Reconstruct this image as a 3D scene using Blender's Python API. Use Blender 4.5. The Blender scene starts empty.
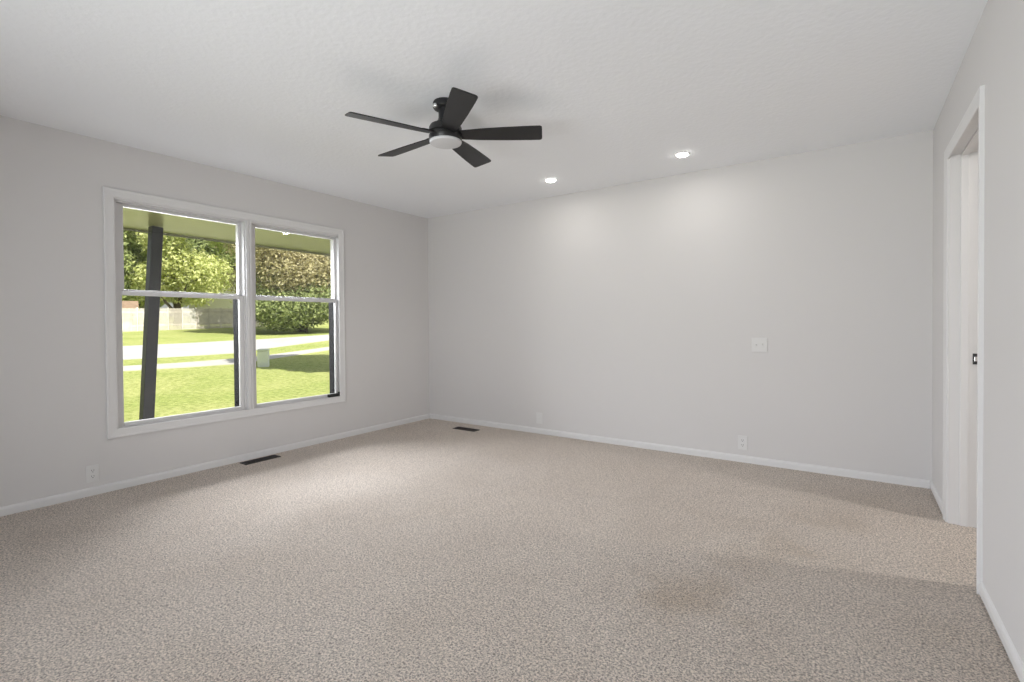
import bpy, bmesh, math, random
import numpy as np
from mathutils import Vector, Matrix

R_ = math.radians
S = bpy.context.scene
COL = S.collection

# ------------------------------------------------------------------ camera
FPX, YAW, PITCH, ROLL, SHY = 493.55, 0.6044, -0.013, -0.0075, -10.82
CZ = 1.1485                               # camera height
XL, XR, YB, YF, H = -4.270, 0.447, 4.391, -1.70, 2.44   # room: left, right, back, rear walls, ceiling
cF = Vector((-math.sin(YAW)*math.cos(PITCH), math.cos(YAW)*math.cos(PITCH), math.sin(PITCH)))
cR0 = Vector((math.cos(YAW), math.sin(YAW), 0)); cU0 = cR0.cross(cF)
cR = cR0*math.cos(ROLL) + cU0*math.sin(ROLL); cU = -cR0*math.sin(ROLL) + cU0*math.cos(ROLL)
cd = bpy.data.cameras.new('camera'); cam = bpy.data.objects.new('camera', cd); COL.objects.link(cam)
M = Matrix((cR, cU, -cF)).transposed().to_4x4(); M.translation = (0, 0, CZ)
cam.matrix_world = M
cd.sensor_width = 36; cd.lens = FPX/1024*36; cd.shift_y = SHY/1024; cd.clip_start = 0.02; cd.clip_end = 500
S.camera = cam

def ray(px, py):
    return cF + cR*((px-512)/FPX) - cU*((py-SHY-341)/FPX)
def at(px, py, ax, v):
    d = ray(px, py); t = (v - (0, 0, CZ)[ax])/d[ax]
    return Vector((0, 0, CZ)) + d*t

# ------------------------------------------------------------------ world, sun, exposure
S.view_settings.view_transform = 'Standard'; S.view_settings.look = 'None'
S.view_settings.gamma = 1; S.view_settings.use_curve_mapping = False
S.view_settings.exposure = 0.0
S.cycles.sample_clamp_indirect = 4.0
w = bpy.data.worlds.new('sky'); S.world = w; w.use_nodes = True
nt = w.node_tree; nt.nodes.clear()
sk = nt.nodes.new('ShaderNodeTexSky'); sk.sky_type = 'NISHITA'; sk.sun_disc = False
sk.sun_elevation = R_(50); sk.sun_rotation = R_(60); sk.air_density = 1.0; sk.dust_density = 2.0
hs = nt.nodes.new('ShaderNodeHueSaturation'); hs.inputs['Saturation'].default_value = 0.45
bg = nt.nodes.new('ShaderNodeBackground'); bg.inputs['Strength'].default_value = 0.16
wo = nt.nodes.new('ShaderNodeOutputWorld')
nt.links.new(sk.outputs[0], hs.inputs['Color']); nt.links.new(hs.outputs[0], bg.inputs[0]); nt.links.new(bg.outputs[0], wo.inputs[0])
def lamp(name, typ, loc, energy, color=(1, 1, 1), direction=None, parent=None, **kw):
    l = bpy.data.lights.new(name, typ); l.energy = energy; l.color = color
    for k, v in kw.items(): setattr(l, k, v)
    o = bpy.data.objects.new(name, l); COL.objects.link(o); o.location = loc
    if direction is not None: o.rotation_euler = Vector(direction).to_track_quat('-Z', 'Y').to_euler()
    if parent: o.parent = parent
    return o
SUN_D = Vector((-0.63, -0.04, -0.76)).normalized()
lamp('sun', 'SUN', (20, 20, 30), 7.5, (1.0, 0.95, 0.88), SUN_D, angle=R_(0.6))
# added fill light, aimed up into the room through the unseen rear doors
lamp('rear_fill_light', 'AREA', (-1.1, YF-0.60, 0.75), 132, (0.905, 0.920, 1.0), (0, 1, 0.55), shape='RECTANGLE', size=2.4, size_y=1.8, spread=R_(160))
# daylight entering by the front window (sky and bright lawn outside)
lamp('front_daylight', 'AREA', (XL-1.0, 2.19, 1.72), 120, (0.915, 0.93, 1.0), (1, 0, -0.85), shape='RECTANGLE', size=2.8, size_y=0.7, spread=R_(125))

# ------------------------------------------------------------------ materials
def mat(name, color, rough=0.6, metal=0.0, bump=None, noise=None, spec=0.5):
    m = bpy.data.materials.new(name); m.use_nodes = True
    n = m.node_tree.nodes; l = m.node_tree.links; p = n['Principled BSDF']
    p.inputs['Base Color'].default_value = (*color, 1); p.inputs['Roughness'].default_value = rough
    p.inputs['Metallic'].default_value = metal; p.inputs['Specular IOR Level'].default_value = spec
    tc = n.new('ShaderNodeTexCoord')
    if noise:                              # (scale, amount): mottled colour of the material itself
        t = n.new('ShaderNodeTexNoise'); t.inputs['Scale'].default_value = noise[0]; t.inputs['Detail'].default_value = 4
        l.new(tc.outputs['Object'], t.inputs['Vector'])
        r = n.new('ShaderNodeValToRGB'); a = noise[1]
        r.color_ramp.elements[0].position = 0.3; r.color_ramp.elements[1].position = 0.7
        r.color_ramp.elements[0].color = (*[c*(1-a) for c in color], 1); r.color_ramp.elements[1].color = (*[min(1, c*(1+a)) for c in color], 1)
        l.new(t.outputs['Fac'], r.inputs[0]); l.new(r.outputs[0], p.inputs['Base Color'])
    if bump:                               # (scale, strength, distance)
        t = n.new('ShaderNodeTexNoise'); t.inputs['Scale'].default_value = bump[0]; t.inputs['Detail'].default_value = 3
        l.new(tc.outputs['Object'], t.inputs['Vector'])
        b = n.new('ShaderNodeBump'); b.inputs['Strength'].default_value = bump[1]; b.inputs['Distance'].default_value = bump[2]
        l.new(t.outputs['Fac'], b.inputs['Height']); l.new(b.outputs[0], p.inputs['Normal'])
    return m
def emis(name, color, strength):
    m = bpy.data.materials.new(name); m.use_nodes = True; p = m.node_tree.nodes['Principled BSDF']
    p.inputs['Base Color'].default_value = (*color, 1)
    p.inputs['Emission Color'].default_value = (*color, 1); p.inputs['Emission Strength'].default_value = strength
    return m
def glass_mat():
    m = bpy.data.materials.new('window_glass'); m.use_nodes = True
    n = m.node_tree.nodes; l = m.node_tree.links; n.clear()
    o = n.new('ShaderNodeOutputMaterial'); mx = n.new('ShaderNodeMixShader'); t = n.new('ShaderNodeBsdfTransparent')
    g = n.new('ShaderNodeBsdfGlossy'); g.inputs['Roughness'].default_value = 0.01; f = n.new('ShaderNodeFresnel'); f.inputs['IOR'].default_value = 1.35
    t.inputs[0].default_value = (0.96, 0.97, 0.96, 1)
    l.new(f.outputs[0], mx.inputs[0]); l.new(t.outputs[0], mx.inputs[1]); l.new(g.outputs[0], mx.inputs[2]); l.new(mx.outputs[0], o.inputs[0])
    return m
def leaf_mat(name, c0, c1, c2, scale=3.5):
    m = bpy.data.materials.new(name); m.use_nodes = True
    n = m.node_tree.nodes; l = m.node_tree.links; n.clear()
    o = n.new('ShaderNodeOutputMaterial'); mx = n.new('ShaderNodeMixShader'); mx.inputs[0].default_value = 0.42
    d = n.new('ShaderNodeBsdfDiffuse'); t = n.new('ShaderNodeBsdfTranslucent')
    tc = n.new('ShaderNodeTexCoord'); nz = n.new('ShaderNodeTexNoise'); nz.inputs['Scale'].default_value = scale; nz.inputs['Detail'].default_value = 6; nz.inputs['Roughness'].default_value = 0.75
    r = n.new('ShaderNodeValToRGB'); r.color_ramp.elements[0].position = 0.36; r.color_ramp.elements[1].position = 0.66
    r.color_ramp.elements[0].color = (*c0, 1); r.color_ramp.elements[1].color = (*c2, 1)
    e = r.color_ramp.elements.new(0.5); e.color = (*c1, 1)
    l.new(tc.outputs['Object'], nz.inputs['Vector']); l.new(nz.outputs['Fac'], r.inputs[0])
    l.new(r.outputs[0], d.inputs[0]); l.new(r.outputs[0], t.inputs[0])
    l.new(d.outputs[0], mx.inputs[1]); l.new(t.outputs[0], mx.inputs[2]); l.new(mx.outputs[0], o.inputs[0])
    return m

def carpet_mat():
    m = bpy.data.materials.new('carpet'); m.use_nodes = True
    n = m.node_tree.nodes; l = m.node_tree.links; p = n['Principled BSDF']
    p.inputs['Roughness'].default_value = 1.0; p.inputs['Specular IOR Level'].default_value = 0.05
    p.inputs['Sheen Weight'].default_value = 0.25; p.inputs['Sheen Roughness'].default_value = 0.6
    tc = n.new('ShaderNodeTexCoord')
    def noise(sc, det=2, rough=0.5, dist=0, src=None):
        t = n.new('ShaderNodeTexNoise'); t.inputs['Scale'].default_value = sc; t.inputs['Detail'].default_value = det
        t.inputs['Roughness'].default_value = rough; t.inputs['Distortion'].default_value = dist
        l.new(src or tc.outputs['Object'], t.inputs['Vector']); return t.outputs['Fac']
    def ramp(src, a, ca, b, cb):
        r = n.new('ShaderNodeValToRGB'); r.color_ramp.elements[0].position = a; r.color_ramp.elements[1].position = b
        r.color_ramp.elements[0].color = (*ca, 1); r.color_ramp.elements[1].color = (*cb, 1); l.new(src, r.inputs[0]); return r.outputs[0]
    def mul(a, b, fac=1.0):
        x = n.new('ShaderNodeMixRGB'); x.blend_type = 'MULTIPLY'; x.inputs[0].default_value = fac; l.new(a, x.inputs[1]); l.new(b, x.inputs[2]); return x.outputs[0]
    tuft = noise(135, 3, 0.65, 0.6)
    flecks = noise(88, 4, 0.7, 1.2)
    c = ramp(tuft, 0.38, (0.300, 0.252, 0.216), 0.59, (0.985, 0.868, 0.760))
    c = mul(c, ramp(flecks, 0.30, (0.34, 0.32, 0.31), 0.44, (1, 1, 1)))
    # vacuum strokes and foot traffic
    c = mul(c, ramp(noise(1.5, 4, 0.6, 0.5), 0.35, (0.93, 0.915, 0.90), 0.62, (1.0, 1.0, 1.0)))
    # worn, soiled patches
    wob = n.new('ShaderNodeTexNoise'); wob.inputs['Scale'].default_value = 4.5; wob.inputs['Detail'].default_value = 4
    l.new(tc.outputs['Object'], wob.inputs['Vector'])
    sub = n.new('ShaderNodeVectorMath'); sub.operation = 'SUBTRACT'; sub.inputs[1].default_value = (0.5, 0.5, 0.5); l.new(wob.outputs['Color'], sub.inputs[0])
    scl = n.new('ShaderNodeVectorMath'); scl.operation = 'SCALE'; scl.inputs['Scale'].default_value = 0.55; l.new(sub.outputs[0], scl.inputs[0])
    add = n.new('ShaderNodeVectorMath'); add.operation = 'ADD'; l.new(tc.outputs['Object'], add.inputs[0]); l.new(scl.outputs[0], add.inputs[1])
    for (px, py, rad, k) in [(688, 598, 0.22, 0.20), (655, 590, 0.13, 0.07), (745, 556, 0.18, 0.09), (790, 548, 0.14, 0.11), (850, 524, 0.18, 0.11), (800, 517, 0.16, 0.07), (905, 505, 0.35, 0.06), (950, 640, 0.22, 0.06)]:
        q = at(px, py, 2, 0.0)
        ds = n.new('ShaderNodeVectorMath'); ds.operation = 'DISTANCE'; ds.inputs[1].default_value = (q.x, q.y, 0); l.new(add.outputs[0], ds.inputs[0])
        c = mul(c, ramp(ds.outputs['Value'], 0.05*rad, (1-k, 1-k*1.25, 1-k*1.6), 1.25*rad, (1, 1, 1)))
    l.new(c, p.inputs['Base Color'])
    b = n.new('ShaderNodeBump'); b.inputs['Strength'].default_value = 0.9; b.inputs['Distance'].default_value = 0.012
    mx = n.new('ShaderNodeMath'); mx.operation = 'ADD'; l.new(tuft, mx.inputs[0]); l.new(flecks, mx.inputs[1])
    l.new(mx.outputs[0], b.inputs['Height']); l.new(b.outputs[0], p.inputs['Normal'])
    return m
def grass_mat():
    m = bpy.data.materials.new('grass'); m.use_nodes = True
    n = m.node_tree.nodes; l = m.node_tree.links; p = n['Principled BSDF']; p.inputs['Roughness'].default_value = 0.9; p.inputs['Specular IOR Level'].default_value = 0.1
    tc = n.new('ShaderNodeTexCoord')
    def noise(sc, det):
        t = n.new('ShaderNodeTexNoise'); t.inputs['Scale'].default_value = sc; t.inputs['Detail'].default_value = det; t.inputs['Roughness'].default_value = 0.7; l.new(tc.outputs['Object'], t.inputs['Vector']); return t.outputs['Fac']
    r = n.new('ShaderNodeValToRGB'); r.color_ramp.elements[0].position = 0.33; r.color_ramp.elements[1].position = 0.66
    r.color_ramp.elements[0].color = (0.24, 0.29, 0.075, 1); r.color_ramp.elements[1].color = (0.58, 0.585, 0.24, 1)
    l.new(noise(9.0, 9), r.inputs[0])
    r2 = n.new('ShaderNodeValToRGB'); r2.color_ramp.elements[0].position = 0.35; r2.color_ramp.elements[1].position = 0.6
    r2.color_ramp.elements[0].color = (0.78, 0.86, 0.7, 1); r2.color_ramp.elements[1].color = (1, 1, 1, 1); l.new(noise(0.35, 3), r2.inputs[0])
    x = n.new('ShaderNodeMixRGB'); x.blend_type = 'MULTIPLY'; x.inputs[0].default_value = 1; l.new(r.outputs[0], x.inputs[1]); l.new(r2.outputs[0], x.inputs[2]); l.new(x.outputs[0], p.inputs['Base Color'])
    b = n.new('ShaderNodeBump'); b.inputs['Strength'].default_value = 0.7; b.inputs['Distance'].default_value = 0.1; l.new(noise(6, 6), b.inputs['Height']); l.new(b.outputs[0], p.inputs['Normal'])
    return m

WALL = mat('wall_paint', (0.645, 0.627, 0.619), 0.75, bump=(160, 0.08, 0.002), spec=0.25)
CEIL = mat('ceiling_paint', (0.885, 0.897, 0.92), 0.85, bump=(38, 0.35, 0.006), spec=0.2)
TRIM = mat('white_trim_paint', (0.70, 0.69, 0.685), 0.4)
VINYL = mat('white_vinyl', (0.66, 0.65, 0.645), 0.35)
TRACK = mat('dark_track', (0.020, 0.020, 0.021), 0.85, spec=0.1)
LATCHM = mat('dark_latch', (0.020, 0.020, 0.020), 0.4)
PLATE = mat('white_plastic', (0.70, 0.69, 0.68), 0.6, spec=0.2)
SLOT = mat('slot_dark', (0.03, 0.03, 0.03), 0.6)
BROWN = mat('register_brown', (0.020, 0.013, 0.010), 0.45, metal=0.3)
FANB = mat('fan_black', (0.010, 0.010, 0.011), 0.38)
BLADE = mat('fan_blade_black', (0.010, 0.010, 0.011), 0.42, noise=(14, 0.15))
STEEL = mat('polished_steel', (0.75, 0.75, 0.75), 0.15, metal=1.0)
LENS = mat('frosted_lens', (0.62, 0.62, 0.63), 0.5)
GLOW = emis('lamp_glow', (1.0, 0.96, 0.90), 40)
GLASS = glass_mat()
CARPET = carpet_mat(); GRASS = grass_mat()
POSTM = mat('charcoal_paint', (0.020, 0.020, 0.022), 0.5, noise=(3, 0.1))
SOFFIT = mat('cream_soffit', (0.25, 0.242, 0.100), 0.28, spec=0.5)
FASCIA = mat('olive_fascia', (0.20, 0.20, 0.12), 0.5)
SIDING = mat('siding', (0.42, 0.41, 0.38), 0.7)
CONC = mat('concrete', (0.52, 0.50, 0.47), 0.9, noise=(1.2, 0.1))
ROADM = mat('asphalt', (0.50, 0.495, 0.49), 0.9, noise=(0.6, 0.1))
PALEWOOD = mat('pale_wood', (0.76, 0.72, 0.67), 0.85, noise=(2.5, 0.12))
SHADEWOOD = mat('shaded_wood', (0.62, 0.565, 0.50), 0.85, noise=(2.5, 0.15))  # darker twin of the pale wood, tree shade put into its colour
BOXG = mat('box_green', (0.70, 0.73, 0.66), 0.5)
BARK = mat('bark', (0.09, 0.07, 0.05), 0.9, noise=(6, 0.3))
HWALL = mat('house_cream', (0.82, 0.80, 0.76), 0.8)
HROOF = mat('roof_tan', (0.30, 0.21, 0.14), 0.9, noise=(3, 0.2))

# ------------------------------------------------------------------ mesh helpers
class MB:
    def __init__(s): s.bm = bmesh.new()
    def box(s, x0, x1, y0, y1, z0, z1, bev=0.0, mtx=None):
        r = bmesh.ops.create_cube(s.bm, size=1.0)
        vs = r['verts']
        for v in vs: v.co = Vector(((x0+x1)/2+v.co.x*(x1-x0), (y0+y1)/2+v.co.y*(y1-y0), (z0+z1)/2+v.co.z*(z1-z0)))
        if bev:
            es = list({e for v in vs for e in v.link_edges})
            rr = bmesh.ops.bevel(s.bm, geom=es, offset=bev, segments=2, affect='EDGES', profile=0.6)
            vs = list({v for f in rr['faces'] for v in f.verts} | {v for v in vs if v.is_valid})
        if mtx: bmesh.ops.transform(s.bm, matrix=mtx, verts=vs)
        return s
    def lathe(s, prof, n=40, mtx=None):
        rings = []
        for (r, z) in prof:
            if r < 1e-6: rings.append([s.bm.verts.new((0, 0, z))])
            else: rings.append([s.bm.verts.new((r*math.cos(2*math.pi*i/n), r*math.sin(2*math.pi*i/n), z)) for i in range(n)])
        for a, b in zip(rings, rings[1:]):
            for i in range(n):
                j = (i+1) % n
                if len(a) == 1 and len(b) == 1: continue
                if len(a) == 1: s.bm.faces.new((a[0], b[i], b[j]))
                elif len(b) == 1: s.bm.faces.new((a[i], b[0], a[j]))
                else: s.bm.faces.new((a[i], b[i], b[j], a[j]))
        if mtx: bmesh.ops.transform(s.bm, matrix=mtx, verts=[v for r in rings for v in r])
        return s
    def prism(s, poly, z0, z1, mtx=None):      # polygon in xy, extruded in z
        a = [s.bm.verts.new((x, y, z0)) for x, y in poly]; b = [s.bm.verts.new((x, y, z1)) for x, y in poly]
        s.bm.faces.new(a[::-1]); s.bm.faces.new(b); n = len(poly)
        for i in range(n): s.bm.faces.new((a[i], a[(i+1) % n], b[(i+1) % n], b[i]))
        if mtx: bmesh.ops.transform(s.bm, matrix=mtx, verts=a+b)
        return s
    def sweep(s, prof, p0, p1, inward):        # moulding: profile (depth off wall, height) swept from p0 to p1
        p0 = Vector(p0); p1 = Vector(p1); q = Vector(inward)
        a = [s.bm.verts.new(p0 + q*d + Vector((0, 0, h))) for d, h in prof]; b = [s.bm.verts.new(p1 + q*d + Vector((0, 0, h))) for d, h in prof]
        n = len(prof); s.bm.faces.new(a[::-1]); s.bm.faces.new(b)
        for i in range(n): s.bm.faces.new((a[i], a[(i+1) % n], b[(i+1) % n], b[i]))
        return s
    def build(s, name, m, parent=None, smooth=False):
        bmesh.ops.recalc_face_normals(s.bm, faces=s.bm.faces)
        me = bpy.data.meshes.new(name); s.bm.to_mesh(me); s.bm.free()
        me.materials.append(m)
        if smooth:
            for p in me.polygons: p.use_smooth = True
            me.set_sharp_from_angle(angle=R_(35))
        o = bpy.data.objects.new(name, me); COL.objects.link(o)
        if parent: o.parent = parent
        return o
def thing(name, label, cat, loc, rz=0, group=None):
    o = bpy.data.objects.new(name, None); COL.objects.link(o); o.location = loc; o.rotation_euler = (0, 0, rz)
    o.empty_display_size = 0.1
    return tag(o, label, cat, group)
def tag(o, label, cat, group=None):
    o['label'] = label; o['category'] = cat
    if group: o['group'] = group
    return o
def st(o, label=None):
    o['kind'] = 'structure'
    if label: o['label'] = label
    return o
def copy_tree(o, parent=None):
    c = o.copy(); COL.objects.link(c); c.parent = parent
    for ch in list(o.children): copy_tree(ch, c)
    return c

# ------------------------------------------------------------------ room shell
WO = XL-0.17                                      # outer face of the left wall
WY0, WY1, WZ0, WZ1 = 1.262, 3.150, 0.413, 2.062   # rough opening of the front window
DY0, DY1, DZ = 2.858, 3.705, 2.088                # doorway in the right wall
WT = 0.140
HX = 3.3                                          # the hall beyond the doorway
PX0, PX1, PZ = -2.5, 0.20, 2.05                   # rear doors, added to let the fill light in

st(MB().box(XL-0.0, XR+WT/2, YF-0.0, YB, -0.10, 0).box(XR+WT/2, HX, 1.9, 4.9, -0.10, 0).build('floor', CARPET), 'beige cut pile carpet with soiled patches')
st(MB().box(WO, HX+0.1, YF-0.17, 5.0, H, H+0.12).build('ceiling', CEIL), 'white textured ceiling')
mb = MB(); mb.box(WO, XL, YF-0.17, WY0, -0.1, H).box(WO, XL, WY1, YB+0.15, -0.1, H).box(WO, XL, WY0, WY1, -0.1, WZ0).box(WO, XL, WY0, WY1, WZ1, H)
st(mb.build('wall_left', WALL), 'greige painted wall with the double window')
st(MB().box(XL, XR+WT, YB, YB+0.15, -0.1, H).build('wall_back', WALL), 'plain greige painted wall under the downlights')
mb = MB(); mb.box(XR, XR+WT, YF-0.17, DY0, -0.1, H).box(XR, XR+WT, DY1, YB, -0.1, H).box(XR, XR+WT, DY0, DY1, DZ, H)
st(mb.build('wall_right', WALL), 'greige painted wall with the doorway')
mb = MB(); mb.box(XL, PX0, YF-0.17, YF, -0.1, H).box(PX1, XR, YF-0.17, YF, -0.1, H).box(PX0, PX1, YF-0.17, YF, PZ, H)
st(mb.build('wall_rear', WALL))
st(MB().box(HX, HX+0.1, 1.9, 4.9, -0.1, H).build('wall_hall_end', WALL))
st(MB().box(XR+WT, HX, 1.8, 1.9, -0.1, H).build('wall_hall_near', WALL))
st(MB().box(XR+WT, HX, 4.9, 5.0, -0.1, H).build('wall_hall_far', WALL))

BASE = [(0, 0), (0.013, 0), (0.013, 0.040), (0.010, 0.049), (0.004, 0.054), (0, 0.056)]
st(MB().sweep(BASE, (XL, YF, 0), (XL, YB, 0), (1, 0, 0)).build('baseboard_left', TRIM))
st(MB().sweep(BASE, (XL+0.013, YB, 0), (XR-0.013, YB, 0), (0, -1, 0)).build('baseboard_back', TRIM))
BASR = [(d, max(h, 0.011)) for d, h in BASE]     # the carpet leaves a dark gap under this one
st(MB().sweep(BASR, (XR, DY1+0.06, 0), (XR, YB-0.0, 0), (-1, 0, 0)).sweep(BASR, (XR, YF, 0), (XR, DY0-0.062, 0), (-1, 0, 0)).build('baseboard_right', TRIM))
mb = MB().sweep(BASE, (XL+0.013, YF, 0), (PX0-0.065, YF, 0), (0, 1, 0)).sweep(BASE, (PX1+0.065, YF, 0), (XR-0.013, YF, 0), (0, 1, 0))
st(mb.build('baseboard_rear', TRIM))

# window casing: a mitred picture frame round the double window, plus the jamb lining and the mullion
CW0, CW1, CZ0, CZ1 = 1.213, 3.170, 0.367, 2.118
def casing_frame(mb, axis_at, y0, y1, z0, z1, wd, n, bottom=True, prof=((0, 0.015), (0.003, 0.017), (0.012, 0.0165), (0.016, 0.0145), (0.050, 0.011), (0.055, 0.008))):
    """picture-frame moulding: prof = (distance in from the outer edge, depth off the wall)"""
    loops = []
    sc = wd/prof[-1][0]
    pr = [(0, 0)] + [(a*sc, d) for a, d in prof] + [(wd, 0)]
    for a, d in pr:
        if bottom: pts = [(y0+a, z0+a), (y1-a, z0+a), (y1-a, z1-a), (y0+a, z1-a)]
        else: pts = [(y0+a, z0), (y0+a, z1-a), (y1-a, z1-a), (y1-a, z0)]
        loops.append([mb.bm.verts.new((axis_at+n*d, y, z)) for y, z in pts])
    k = 4; rng = range(4) if bottom else range(3)
    for A, B in zip(loops, loops[1:]):
        for i in rng: mb.bm.faces.new((A[i], A[(i+1) % k], B[(i+1) % k], B[i]))
    if not bottom:
        mb.bm.faces.new([L[0] for L in loops]); mb.bm.faces.new([L[3] for L in loops])
mb = MB(); casing_frame(mb, XL, CW0, CW1, CZ0, CZ1, 0.062, 1)
JX0, JX1 = XL-0.165, XL+0.002                      # jamb lining depth
mb.box(JX0, JX1, WY0, WY0+0.018, WZ0, WZ1).box(JX0, JX1, WY1-0.012, WY1, WZ0, WZ1).box(JX0, JX1, WY0, WY1, WZ0, WZ0+0.012).box(JX0, JX1, WY0, WY1, WZ1-0.014, WZ1)
MY0, MY1 = 2.190, 2.238
mb.box(JX0, XL+0.004, MY0, MY1, WZ0+0.012, WZ1-0.014)
mb.box(XL+0.004, XL+0.010, MY0+0.005, MY0+0.020, WZ0+0.012, WZ1-0.01, 0.002).box(XL+0.004, XL+0.010, MY1-0.020, MY1-0.005, WZ0+0.012, WZ1-0.01, 0.002)
st(mb.build('trim_1', TRIM), 'white casing and mullion round the double window')

def sash(name, y0, y1, z0, z1, xa, xb, stile, top, bot, parent, stile1=None):
    stile1 = stile1 or stile
    mb = MB()
    mb.box(xa, xb, y0, y0+stile, z0, z1, 0.003).box(xa, xb, y1-stile1, y1, z0, z1, 0.003)
    mb.box(xa, xb, y0+stile, y1-stile1, z1-top, z1, 0.003).box(xa, xb, y0+stile, y1-stile1, z0, z0+bot, 0.003)
    o = mb.build(name, VINYL, parent)
    xm = (xa+xb)/2
    MB().box(xm-0.002, xm+0.002, y0+stile-0.003, y1-stile1+0.003, z0+bot-0.003, z1-top+0.003).build('glass_pane', GLASS, o)
    return o
MEET = 1.405
def window(name, y0, y1, label, latch):
    zt, zb = WZ1-0.014, WZ0+0.012
    mb = MB()                                      # the white vinyl frame with its inner stops
    mb.box(XL-0.150, XL-0.018, y0, y0+0.014, zb, zt).box(XL-0.150, XL-0.018, y1-0.010, y1, zb, zt)
    mb.box(XL-0.150, XL-0.018, y0+0.014, y1-0.014, zt-0.010, zt).box(XL-0.150, XL-0.018, y0+0.014, y1-0.014, zb, zb+0.008)
    o = st(mb.build(name, VINYL), label)
    a, b = y0+0.012, y1-0.010
    sash('upper_sash', a, b, MEET-0.02, zt-0.010, XL-0.098, XL-0.070, 0.058, 0.022, 0.034, o, 0.018)
    lo = sash('lower_sash', a, b, zb+0.008, MEET, XL-0.066, XL-0.034, 0.032, 0.030, 0.026, o)
    mb = MB().box(XL-0.150, XL-0.078, b-0.031, b, zb+0.008, MEET-0.021).box(XL-0.150, XL-0.078, a, a+0.016, zb+0.008, MEET-0.021)
    t = mb.build('jamb_track', TRACK, o); t['label'] = 'dark grey sash track'
    m2 = MB().box(XL-0.118, XL-0.094, b-0.047, b-0.031, zb+0.045, zb+0.075, 0.004); k = m2.build('tilt_pin', TRACK, t)
    if latch:
        l = MB().box(XL-0.034, XL-0.006, b-0.140, b+0.002, zb+0.004, zb+0.036, 0.004).box(XL-0.034, XL-0.010, b-0.018, b+0.002, zb+0.030, zb+0.046, 0.003).build('sash_latch', LATCHM, lo); l['label'] = 'dark sash latch'
window('window_1', WY0+0.018, MY0, 'white double-hung window unit nearer the camera, dark post behind it', False)
window('window_2', MY1, WY1-0.012, 'white double-hung window unit nearer the room corner, tree behind it', True)

# doorway: casing, jamb, stop, strike plate
mb = MB(); casing_frame(mb, XR, DY0-0.062, DY1+0.060, 0.0, DZ+0.030, 0.060, -1, bottom=False)
casing_frame(mb, XR+WT, DY0-0.062, DY1+0.060, 0.0, DZ+0.030, 0.060, 1, bottom=False)
st(mb.build('trim_2', TRIM), 'white door casing in the right wall')
mb = MB(); jt = 0.016
mb.box(XR-0.002, XR+WT+0.002, DY0, DY0+jt, 0, DZ).box(XR-0.002, XR+WT+0.002, DY1-jt, DY1, 0, DZ).box(XR-0.002, XR+WT+0.002, DY0+jt, DY1-jt, DZ-jt, DZ)
dj = st(mb.build('door_1', TRIM), 'white door jamb of the open doorway')
mb = MB(); sx0, sx1 = XR+0.046, XR+0.080
mb.box(sx0, sx1, DY0+jt, DY0+jt+0.011, 0, DZ-jt, 0.002).box(sx0, sx1, DY1-jt-0.011, DY1-jt, 0, DZ-jt, 0.002).box(sx0, sx1, DY0+jt, DY1-jt, DZ-jt-0.011, DZ-jt, 0.002)
mb.build('door_stop', TRIM, dj)
mb = MB().box(XR+0.098, XR+0.124, DY1-jt-0.003, DY1-jt+0.001, 0.905, 0.965, 0.002)
sp = mb.build('strike_plate', LATCHM, dj); sp['label'] = 'black strike plate'
MB().box(XR+0.105, XR+0.117, DY1-jt-0.0045, DY1-jt-0.001, 0.922, 0.948, 0.001).build('strike_hole', STEEL, sp)

# unseen doors behind the camera, added as an opening for the fill light
mb = MB(); fr = 0.05
mb.box(PX0, PX0+fr, YF-0.14, YF-0.02, 0, PZ).box(PX1-fr, PX1, YF-0.14, YF-0.02, 0, PZ).box(PX0, PX1, YF-0.14, YF-0.02, PZ-fr, PZ).box(PX0, PX1, YF-0.14, YF-0.02, 0.0, 0.03)
mb.box((PX0+PX1)/2-0.04, (PX0+PX1)/2+0.04, YF-0.11, YF-0.05, 0.03, PZ-fr)
pd = st(mb.build('added_rear_door', VINYL))
MB().box(PX0+fr, PX1-fr, YF-0.082, YF-0.078, 0.03, PZ-fr).build('glass_pane', GLASS, pd)

# ------------------------------------------------------------------ ceiling fan
fan = thing('ceiling_fan', 'matte black five-blade ceiling fan with a round frosted light', 'ceiling fan', (-1.955, 2.164, H))
prof = [(0, 0), (0.068, 0), (0.072, -0.008), (0.072, -0.030), (0.066, -0.038), (0.034, -0.042), (0, -0.042)]
cn = MB().lathe(prof).build('canopy', FANB, fan, True)
MB().lathe([(0, 0.014), (0.008, 0.012), (0.0125, 0.007), (0.014, 0), (0.0125, -0.007), (0.008, -0.012), (0, -0.014)], 20, Matrix.Translation((-0.014, -0.068, -0.038))).build('canopy_screw', STEEL, cn, True)
MB().lathe([(0.0, -0.040), (0.040, -0.040), (0.040, -0.090), (0.046, -0.110), (0.066, -0.127), (0, -0.127)]).build('neck', FANB, fan, True)
MB().lathe([(0, -0.120), (0.060, -0.123), (0.088, -0.137), (0.095, -0.150), (0.095, -0.175), (0.088, -0.179), (0.088, -0.191), (0.096, -0.195), (0.096, -0.219), (0.092, -0.225), (0, -0.225)], 48).build('motor_housing', FANB, fan, True)
MB().lathe([(0, -0.221), (0.091, -0.221), (0.093, -0.232), (0.089, -0.239), (0.070, -0.243), (0.030, -0.2455), (0, -0.246)], 48).build('light_lens', LENS, fan, True)
def blade_mesh():
    """outline in the blade's own plane, with rounded tip corners, thickness and a slight sweep"""
    pts = [(0.088, -0.040), (0.20, -0.052), (0.36, -0.061), (0.50, -0.066), (0.548, -0.066), (0.558, -0.060), (0.561, -0.050), (0.563, 0.048), (0.560, 0.058), (0.550, 0.064), (0.50, 0.064), (0.36, 0.060), (0.20, 0.052), (0.088, 0.040)]
    return MB().prism(pts, -0.003, 0.003)
PIT = R_(-13)
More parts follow.
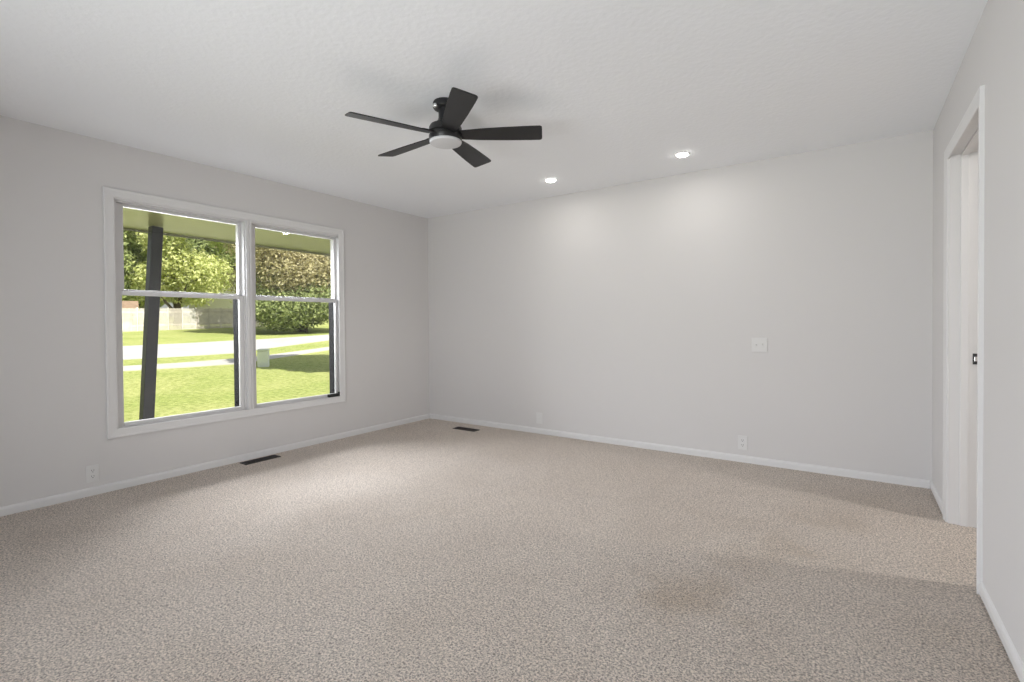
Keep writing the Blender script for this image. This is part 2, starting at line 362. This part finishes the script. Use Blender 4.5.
for i, a in enumerate((32, 105, 176.5, 247.5, 322)):
    if i == 0:
        b0 = blade_mesh().build('blade', BLADE, fan)
        br = MB().prism([(0.05, -0.018), (0.13, -0.026), (0.15, -0.018), (0.15, 0.018), (0.13, 0.026), (0.05, 0.018)], 0.003, 0.010).build('blade_bracket', FANB, b0)
        b = b0
    else: b = copy_tree(b0, fan)
    b.matrix_local = Matrix.Translation((0, 0, -0.190)) @ Matrix.Rotation(R_(a), 4, 'Z') @ Matrix.Rotation(PIT, 4, 'X')

# ------------------------------------------------------------------ recessed lights
def downlight(x, y, label):
    t = thing('recessed_light', label, 'ceiling light', (x, y, H), 0, 'recessed lights')
    MB().lathe([(0.043, 0.0), (0.056, 0.0), (0.056, -0.003), (0.046, -0.006), (0.043, -0.004), (0.043, 0.0)], 40).build('trim_ring', TRIM, t, True)
    MB().lathe([(0.043, 0.0), (0.0435, -0.006), (0.038, -0.012), (0.020, -0.0155), (0, -0.0165)], 40).build('light_lens', GLOW, t, True)
    lamp('lamp_light', 'AREA', (0, 0, -0.022), 1.9, (1.0, 0.975, 0.93), (0, 0, -1), t, shape='DISK', size=0.085)
    return t
downlight(-2.238, 3.87, 'lit recessed ceiling downlight nearer the fan')
downlight(-1.079, 3.88, 'lit recessed ceiling downlight nearer the doorway wall')
# hall lamp beyond the doorway
hl = thing('hall_lamp', 'round flush hall ceiling lamp beyond the doorway', 'ceiling light', (2.15, 3.38, H))
MB().lathe([(0, 0), (0.15, 0), (0.15, -0.02), (0, -0.02)]).build('lamp_base', TRIM, hl, True)
MB().lathe([(0.14, -0.02), (0.125, -0.045), (0.08, -0.062), (0, -0.070)]).build('lamp_shade', emis('hall_glow', (1, 0.95, 0.88), 3), hl, True)
lamp('lamp_light', 'POINT', (0, 0, -0.09), 135, (1.0, 0.97, 0.93), None, hl, shadow_soft_size=0.125)

# ------------------------------------------------------------------ outlets, switch, floor registers
def plate_axes(center, n):           # local x along the wall, y out of the wall, z up
    n = Vector(n); xd = Vector((0, 0, 1)).cross(n) * -1
    m = Matrix((xd, n, Vector((0, 0, 1)))).transposed().to_4x4(); m.translation = center; return m
def outlet(name, label, center, n, group, kind):
    o = thing(name, label, 'switch' if kind == 'switch' else 'outlet', (0, 0, 0), 0, group)
    o.matrix_world = plate_axes(center, n)
    wd = 0.058 if kind == 'switch' else 0.036
    MB().box(-wd, wd, 0, 0.006, -0.058, 0.058, 0.0025).build('cover_plate', PLATE, o)
    if kind == 'duplex':
        for zc in (0.0195, -0.0195):
            poly = [(0.017*math.cos(t), max(-0.0135, min(0.0135, 0.017*math.sin(t)))) for t in [2*math.pi*k/28 for k in range(28)]]
            f = MB().prism(poly, 0, 0.0025, Matrix.Translation((0, 0.0055, zc)) @ Matrix.Rotation(R_(-90), 4, 'X')).build('receptacle', PLATE, o)
            s_ = MB().box(-0.0075, -0.0050, 0.0078, 0.0086, zc-0.001, zc+0.008).box(0.0050, 0.0075, 0.0078, 0.0086, zc-0.001, zc+0.008)
            s_.lathe([(0, 0.0008), (0.0028, 0.0008), (0.0028, 0)], 14, Matrix.Translation((0, 0.0080, zc-0.0075)) @ Matrix.Rotation(R_(-90), 4, 'X'))
            s_.build('socket_slots', SLOT, f)
        MB().lathe([(0.003, 0), (0.0028, 0.001), (0, 0.0014)], 14, Matrix.Translation((0, 0.006, 0)) @ Matrix.Rotation(R_(-90), 4, 'X')).build('screw', PLATE, o)
    elif kind == 'cable':
        MB().lathe([(0.008, 0), (0.008, 0.003), (0.005, 0.003), (0.005, 0.012), (0, 0.012)], 16, Matrix.Translation((0, 0.006, 0)) @ Matrix.Rotation(R_(-90), 4, 'X')).build('coaxial_jack', PLATE, o)
        for zc in (0.042, -0.042):
            MB().lathe([(0.003, 0), (0.0028, 0.001), (0, 0.0014)], 14, Matrix.Translation((0, 0.006, zc)) @ Matrix.Rotation(R_(-90), 4, 'X')).build('screw', PLATE, o)
    else:
        for xc in (-0.023, 0.023):
            MB().box(xc-0.0055, xc+0.0055, 0.0055, 0.0075, -0.013, 0.013, 0.0008).build('toggle_slot', PLATE, o)
            tg = MB().box(-0.0038, 0.0038, 0, 0.016, -0.005, 0.005, 0.0015).build('toggle', PLATE, o)
            tg.matrix_local = Matrix.Translation((xc, 0.006, 0.0)) @ Matrix.Rotation(R_(25 if xc < 0 else -25), 4, 'X')
            for zc in (0.03, -0.03):
                MB().lathe([(0.003, 0), (0.0028, 0.001), (0, 0.0014)], 14, Matrix.Translation((xc, 0.006, zc)) @ Matrix.Rotation(R_(-90), 4, 'X')).build('screw', PLATE, o)
    return o
outlet('electrical_outlet', 'white duplex outlet low on the wall below the window corner', (XL, 1.130, 0.148), (1, 0, 0), 'wall outlets', 'duplex')
outlet('electrical_outlet', 'white duplex outlet low on the back wall, below the light switch', (-0.742, YB, 0.160), (0, -1, 0), 'wall outlets', 'duplex')
outlet('cable_outlet', 'white cable plate low on the back wall, near the smaller floor register', (-2.692, YB, 0.160), (0, -1, 0), None, 'cable')
outlet('light_switch', 'white two-toggle light switch plate on the back wall', (-0.617, YB, 0.965), (0, -1, 0), None, 'switch')
def register(label, x, y, rz):
    o = thing('floor_register', label, 'floor vent', (x, y, 0), rz, 'floor registers')
    L, Wd = 0.152, 0.052
    mb = MB(); mb.box(-L, L, -Wd, -Wd+0.013, 0, 0.006, 0.002).box(-L, L, Wd-0.013, Wd, 0, 0.006, 0.002).box(-L, -L+0.016, -Wd, Wd, 0, 0.006, 0.002).box(L-0.016, L, -Wd, Wd, 0, 0.006, 0.002)
    mb.build('register_frame', BROWN, o)
    mb = MB(); mb.box(-L+0.016, L-0.016, -0.003, 0.003, 0.001, 0.005)
    for k in range(22):
        xx = -L+0.022+k*(2*L-0.044)/21; mb.box(xx-0.002, xx+0.002, -Wd+0.012, Wd-0.012, 0.001, 0.005)
    mb.build('grille', BROWN, o)
    MB().box(-L+0.015, L-0.015, -Wd+0.012, Wd-0.012, 0.0002, 0.0012).build('damper', SLOT, o)
    return o
register('dark brown metal floor register in the carpet beneath the window', -4.165, 2.235, R_(90))
register('dark brown metal floor register in the carpet by the far room corner', -3.470, 4.130, 0)

# ------------------------------------------------------------------ outdoors
UD = Vector((-0.894, 0.447, 0))
def gz(x, y):
    u = x*UD.x + y*UD.y
    return -0.35 + 0.04*max(0.0, u-14.0)
def ground(px, py):
    d = ray(px, py); t0, t1 = 5.0, 200.0
    for _ in range(60):
        t = (t0+t1)/2; p = Vector((0, 0, CZ)) + d*t
        if p.z > gz(p.x, p.y): t0 = t
        else: t1 = t
    return Vector((0, 0, CZ)) + d*t0
# lawn: one sloping surface (kinked where the ground begins to rise)
bm = bmesh.new(); V = Vector((UD.y*-1, UD.x, 0))
rows = [-60, -14, 14, 90]
grid = [[bm.verts.new((UD*u + V*v) + Vector((0, 0, -0.35+0.04*max(0, u-14)))) for v in (-70, -30, 0, 30, 70)] for u in rows]
for a, b in zip(grid, grid[1:]):
    for i in range(4): bm.faces.new((a[i], a[i+1], b[i+1], b[i]))
mb = MB(); mb.bm.free(); mb.bm = bm
st(mb.build('lawn', GRASS), 'sunlit mown lawn outside the window')
def strip(name, near, far, m, label, lift):
    """a paved strip on the ground between its two kerb lines, with thickness"""
    N = [ground(*p) for p in near]; F_ = [ground(*p) for p in far]
    for Lst in (N, F_):
        Lst.insert(0, Lst[0] + (Lst[0]-Lst[1])*3.0 + Vector((0, -12, 0))); Lst.append(Lst[-1] + (Lst[-1]-Lst[-2])*1.5)
    mb = MB(); top = [[mb.bm.verts.new((p.x, p.y, gz(p.x, p.y)+lift)) for p in Lst] for Lst in (N, F_)]
    bot = [[mb.bm.verts.new((p.x, p.y, gz(p.x, p.y)-0.15)) for p in Lst] for Lst in (N, F_)]
    for i in range(len(N)-1):
        mb.bm.faces.new((top[0][i], top[0][i+1], top[1][i+1], top[1][i]))
        mb.bm.faces.new((top[0][i], top[0][i+1], bot[0][i+1], bot[0][i])); mb.bm.faces.new((top[1][i], top[1][i+1], bot[1][i+1], bot[1][i]))
    return st(mb.build(name, m), label)
strip('road', [(121, 360), (180, 356.8), (234, 353.4), (257, 350), (332, 340)], [(121, 346.8), (180, 344), (234, 341), (257, 340), (332, 334.8)], ROADM, 'pale asphalt street across the lawn', 0.03)
strip('sidewalk', [(121, 371.5), (180, 368), (234, 364.4), (270, 359.3), (332, 349.8)], [(121, 367), (180, 363.5), (234, 359.3), (270, 355.5), (332, 347)], CONC, 'narrow concrete sidewalk in front of the street', 0.03)

# porch
st(MB().box(-6.30, WO, -2.5, 8.0, -0.40, -0.16).build('porch_floor', CONC))
SOZ = 2.168
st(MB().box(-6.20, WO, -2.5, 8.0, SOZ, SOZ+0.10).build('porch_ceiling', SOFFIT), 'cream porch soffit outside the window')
pr = bmesh.new()
mb = MB(); mb.box(-6.225, -6.20, -2.5, 8.0, SOZ-0.02, SOZ+0.20); st(mb.build('trim_3', FASCIA))
mb = MB()
A = [(-6.5, 2.30), (HX+0.6, 4.2), (HX+0.6, 4.35), (-6.5, 2.42)]
v0 = [mb.bm.verts.new((x, -2.7, z)) for x, z in A]; v1 = [mb.bm.verts.new((x, 8.2, z)) for x, z in A]
mb.bm.faces.new(v0); mb.bm.faces.new(v1[::-1])
for i in range(4): mb.bm.faces.new((v0[i], v0[(i+1) % 4], v1[(i+1) % 4], v1[i]))
st(mb.build('roof', HROOF))
pt = at(156.0, 226, 0, -5.85); pb = at(146.8, 418, 0, -5.85)
lean = (pt.y-pb.y)/(pt.z-pb.z)
post = tag(MB().box(-0.050, 0.050, -0.050, 0.050, 0.05, SOZ+0.16-0.004, 0.005).box(-0.062, 0.062, -0.062, 0.062, 0.0, 0.14, 0.005).build('porch_post', POSTM), 'charcoal square porch post outside the window', 'post')
post.location = (-5.85, pb.y-lean*(pb.z+0.16), -0.16); post.rotation_euler = (-math.atan(lean), 0, 0)

# utility box on the verge
g = ground(263.5, 366.5)
ub = thing('utility_box', 'pale green utility box on the lawn by the sidewalk', 'utility box', (g.x, g.y, gz(g.x, g.y)), YAW+R_(20))
mb = MB(); mb.box(-0.165, 0.165, -0.15, 0.15, -0.05, 0.50, 0.03); mb.build('cabinet', BOXG, ub)
mb = MB(); mb.box(-0.18, 0.18, -0.165, 0.165, 0.50, 0.58, 0.05); mb.build('lid', BOXG, ub)

# fence
f0, f1 = ground(121, 331.9), ground(233, 327.6)
fd = (f1-f0); fd.z = 0; Ln = fd.length; fd.normalize()
fence = thing('wooden_fence', 'board privacy fence beyond the street, right panels coloured as if shaded', 'fence', (f0.x, f0.y, gz(f0.x, f0.y)), math.atan2(fd.y, fd.x))
npan = 12; pw = Ln/8.0
for k in range(-3, npan-1):
    x0 = k*pw
    def zz(x): q = f0 + fd*x; return gz(q.x, q.y) - gz(f0.x, f0.y)
    mb = MB(); nb = 14
    for j in range(nb):
        xa = x0 + j*pw/nb; xb = xa + pw/nb - 0.030; z = zz(xa)
        mb.box(xa, xb, -0.012, 0.012, z-0.02, z+1.62+0.012*math.sin(j*2.1+k))
    for hz in (0.35, 1.3): mb.box(x0, x0+pw, 0.012, 0.05, zz(x0)+hz, zz(x0+pw)+hz+0.09)
    p = mb.build('fence_panel', PALEWOOD if k in (-3, -2, -1, 0, 1, 2, 4) else SHADEWOOD, fence)  # the darker panels have the trees' shade painted into their wood colour
    z = zz(x0); MB().box(x0-0.05, x0+0.05, 0.0, 0.10, z-0.3, z+1.68, 0.01).build('fence_post', PALEWOOD, fence)

# neighbouring house and shed beyond the fence
def gable(name, label, d, pxc, wid, eave, apex, depth, ry, wallm, roofm):
    q = ray(pxc, 320); q.z = 0; q.normalize(); c = q*d
    o = thing(name, label, 'house', (c.x, c.y, gz(c.x, c.y)), math.atan2(q.y, q.x)-R_(90)+ry)
    mb = MB()
    pr = [(-wid/2, -0.3), (wid/2, -0.3), (wid/2, eave), (0, apex), (-wid/2, eave)]
    a = [mb.bm.verts.new((x, 0, z)) for x, z in pr]; b = [mb.bm.verts.new((x, depth, z)) for x, z in pr]
    mb.bm.faces.new(a); mb.bm.faces.new(b[::-1])
    for i in range(5): mb.bm.faces.new((a[i], a[(i+1) % 5], b[(i+1) % 5], b[i]))
    mb.build('house_wall', wallm, o)
    mb = MB(); sl = (apex-eave)/(wid/2); ex = 0.4
    for sg in (-1, 1):
        pr = [(0, apex+0.02), (sg*(wid/2+ex), eave-sl*ex+0.02), (sg*(wid/2+ex), eave-sl*ex+0.17), (0, apex+0.19)]
        a = [mb.bm.verts.new((x, -0.4, z)) for x, z in pr]; b = [mb.bm.verts.new((x, depth+0.4, z)) for x, z in pr]
        mb.bm.faces.new(a); mb.bm.faces.new(b[::-1])
        for i in range(4): mb.bm.faces.new((a[i], a[(i+1) % 4], b[(i+1) % 4], b[i]))
    mb.build('house_roof', roofm, o)
    return o
gable('neighbor_house', 'pale gabled house half hidden by trees beyond the fence', 59, 224, 6.0, 3.6, 6.2, 6, 0, HWALL, HROOF)
gable('garden_shed', 'low brown-roofed shed behind the pale end of the fence', 47, 132, 4.2, 1.2, 1.95, 3, R_(90), HWALL, HROOF)

# trees
def leaves(name, blobs, n, size, m, parent, seed):
    rng = np.random.default_rng(seed)
    wts = np.array([b[3]*b[4]*b[5] for b in blobs])**0.67; wts /= wts.sum()
    idx = rng.choice(len(blobs), n, p=wts); B = np.array(blobs)[idx]
    d = rng.normal(size=(n, 3)); d /= np.linalg.norm(d, axis=1)[:, None]
    r = 1 - 0.45*rng.random(n)**1.6
    c = B[:, :3] + d*B[:, 3:6]*r[:, None]*(1+0.12*rng.normal(size=(n, 1)))
    nrm = d*0.5 + rng.normal(size=(n, 3))*0.7 + np.array([0, 0, 0.5]); nrm /= np.linalg.norm(nrm, axis=1)[:, None]
    a = rng.normal(size=(n, 3)); t = np.cross(nrm, a); t /= np.linalg.norm(t, axis=1)[:, None]; b = np.cross(nrm, t)
    s = size*(0.6+0.8*rng.random(n))[:, None]
    P = np.stack([c-t*s, c-b*s*0.45+nrm*s*0.1, c+t*s, c+b*s*0.45+nrm*s*0.1], 1).reshape(-1, 3)
    P[:, 2] = np.maximum(P[:, 2], 0.05)
    me = bpy.data.meshes.new(name); me.from_pydata(P.tolist(), [], np.arange(4*n).reshape(-1, 4).tolist()); me.materials.append(m)
    o = bpy.data.objects.new(name, me); COL.objects.link(o); o.parent = parent
    return o
def tree(name, label, cat, d, px, height, radius, base, n, size, m, seed, group=None, loc=None):
    if loc is None:
        q = ray(px, 320); q.z = 0; q.normalize(); c = q*d
    else: c = Vector(loc)
    o = thing(name, label, cat, (c.x, c.y, gz(c.x, c.y)), seed*1.3, group)
    rnd = random.Random(seed)
    blobs = []
    zc = (base+height)/2; hz = (height-base)/2
    for k in range(16):
        a = rnd.uniform(0, 6.283); t = rnd.uniform(-0.85, 0.85); rr = radius*math.sqrt(max(0.1, 1-t*t))*rnd.uniform(0.25, 0.75)
        s_ = radius*rnd.uniform(0.32, 0.55)
        blobs.append((rr*math.cos(a), rr*math.sin(a), zc+t*hz*0.85, s_, s_, min(s_*0.85, hz*0.6)))
    leaves('foliage', blobs, n, size, m, o, seed)
    # trunk with a few limbs, one tapered skin
    mb = MB()
    tr = max(0.08, height*0.022)
    mb.lathe([(0, -0.3), (tr*1.5, -0.3), (tr*1.1, 0.4), (tr, base+0.2*height), (tr*0.5, base+(height-base)*0.6), (0, base+(height-base)*0.75)], 12)
    for k in range(6):
        a = k*1.05+seed; z0 = base*0.8+height*0.07*k+0.2
        L_ = radius*0.75
        mtx = Matrix.Translation((0, 0, z0)) @ Matrix.Rotation(a, 4, 'Z') @ Matrix.Rotation(R_(50), 4, 'Y')
        mb.lathe([(0, 0), (tr*0.5, 0), (tr*0.3, L_*0.6), (0, L_)], 8, mtx)
    mb.build('trunk', BARK, o, True)
    return o
LG = leaf_mat('leaf_green', (0.20, 0.28, 0.09), (0.60, 0.68, 0.28), (0.92, 0.93, 0.52))
LY = leaf_mat('leaf_yellow_green', (0.26, 0.33, 0.11), (0.68, 0.72, 0.31), (0.95, 0.92, 0.56))
LD = leaf_mat('leaf_deep_green', (0.09, 0.13, 0.04), (0.32, 0.38, 0.16), (0.70, 0.72, 0.38))
LT = leaf_mat('leaf_olive_tan', (0.14, 0.125, 0.06), (0.52, 0.47, 0.27), (0.92, 0.86, 0.60), 4.0)
GR = 'trees beyond the fence'
tree('leafy_tree', 'green tree beyond the fence, behind the dark porch post', 'tree', 56, 128, 14, 4.6, 1.0, 24000, 0.19, LG, 3, GR)
tree('leafy_tree', 'yellow-green tree beyond the fence, just right of the porch post', 'tree', 53, 178, 14, 4.0, 0.9, 24000, 0.19, LY, 5, GR)
tree('leafy_tree', 'green tree beyond the fence, above the pale gabled house', 'tree', 55, 252, 15, 3.8, 5.5, 20000, 0.19, LG, 8, GR)
tree('leafy_tree', 'darker tree at the left end of the fence', 'tree', 56, 92, 14, 5.0, 1.6, 14000, 0.24, LD, 9, GR)
tree('leafy_tree', 'tall dark tree in the rear row behind the yellow-green tree', 'tree', 76, 150, 19, 6.0, 0.5, 16000, 0.34, LD, 11, GR)
tree('leafy_tree', 'tall dark tree in the rear row behind the gabled house', 'tree', 82, 228, 20, 6.8, 0.5, 16000, 0.34, LD, 12, GR)
tree('olive_tree', 'large olive-tan leaved tree filling the right-hand window', 'tree', 40, 302, 13, 5.2, 1.8, 64000, 0.135, LT, 21)
tree('leafy_shrub', 'dark green shrub beneath the olive-tan tree by the street', 'shrub', 38.5, 306, 4.2, 4.4, 0.5, 30000, 0.13, LD, 23)
tree('shade_tree', 'broad green yard tree beside the house, shading the lawn', 'tree', 0, 0, 8.2, 2.7, 4.4, 16000, 0.32, LG, 31, None, (-10.5, 10.9, 0))
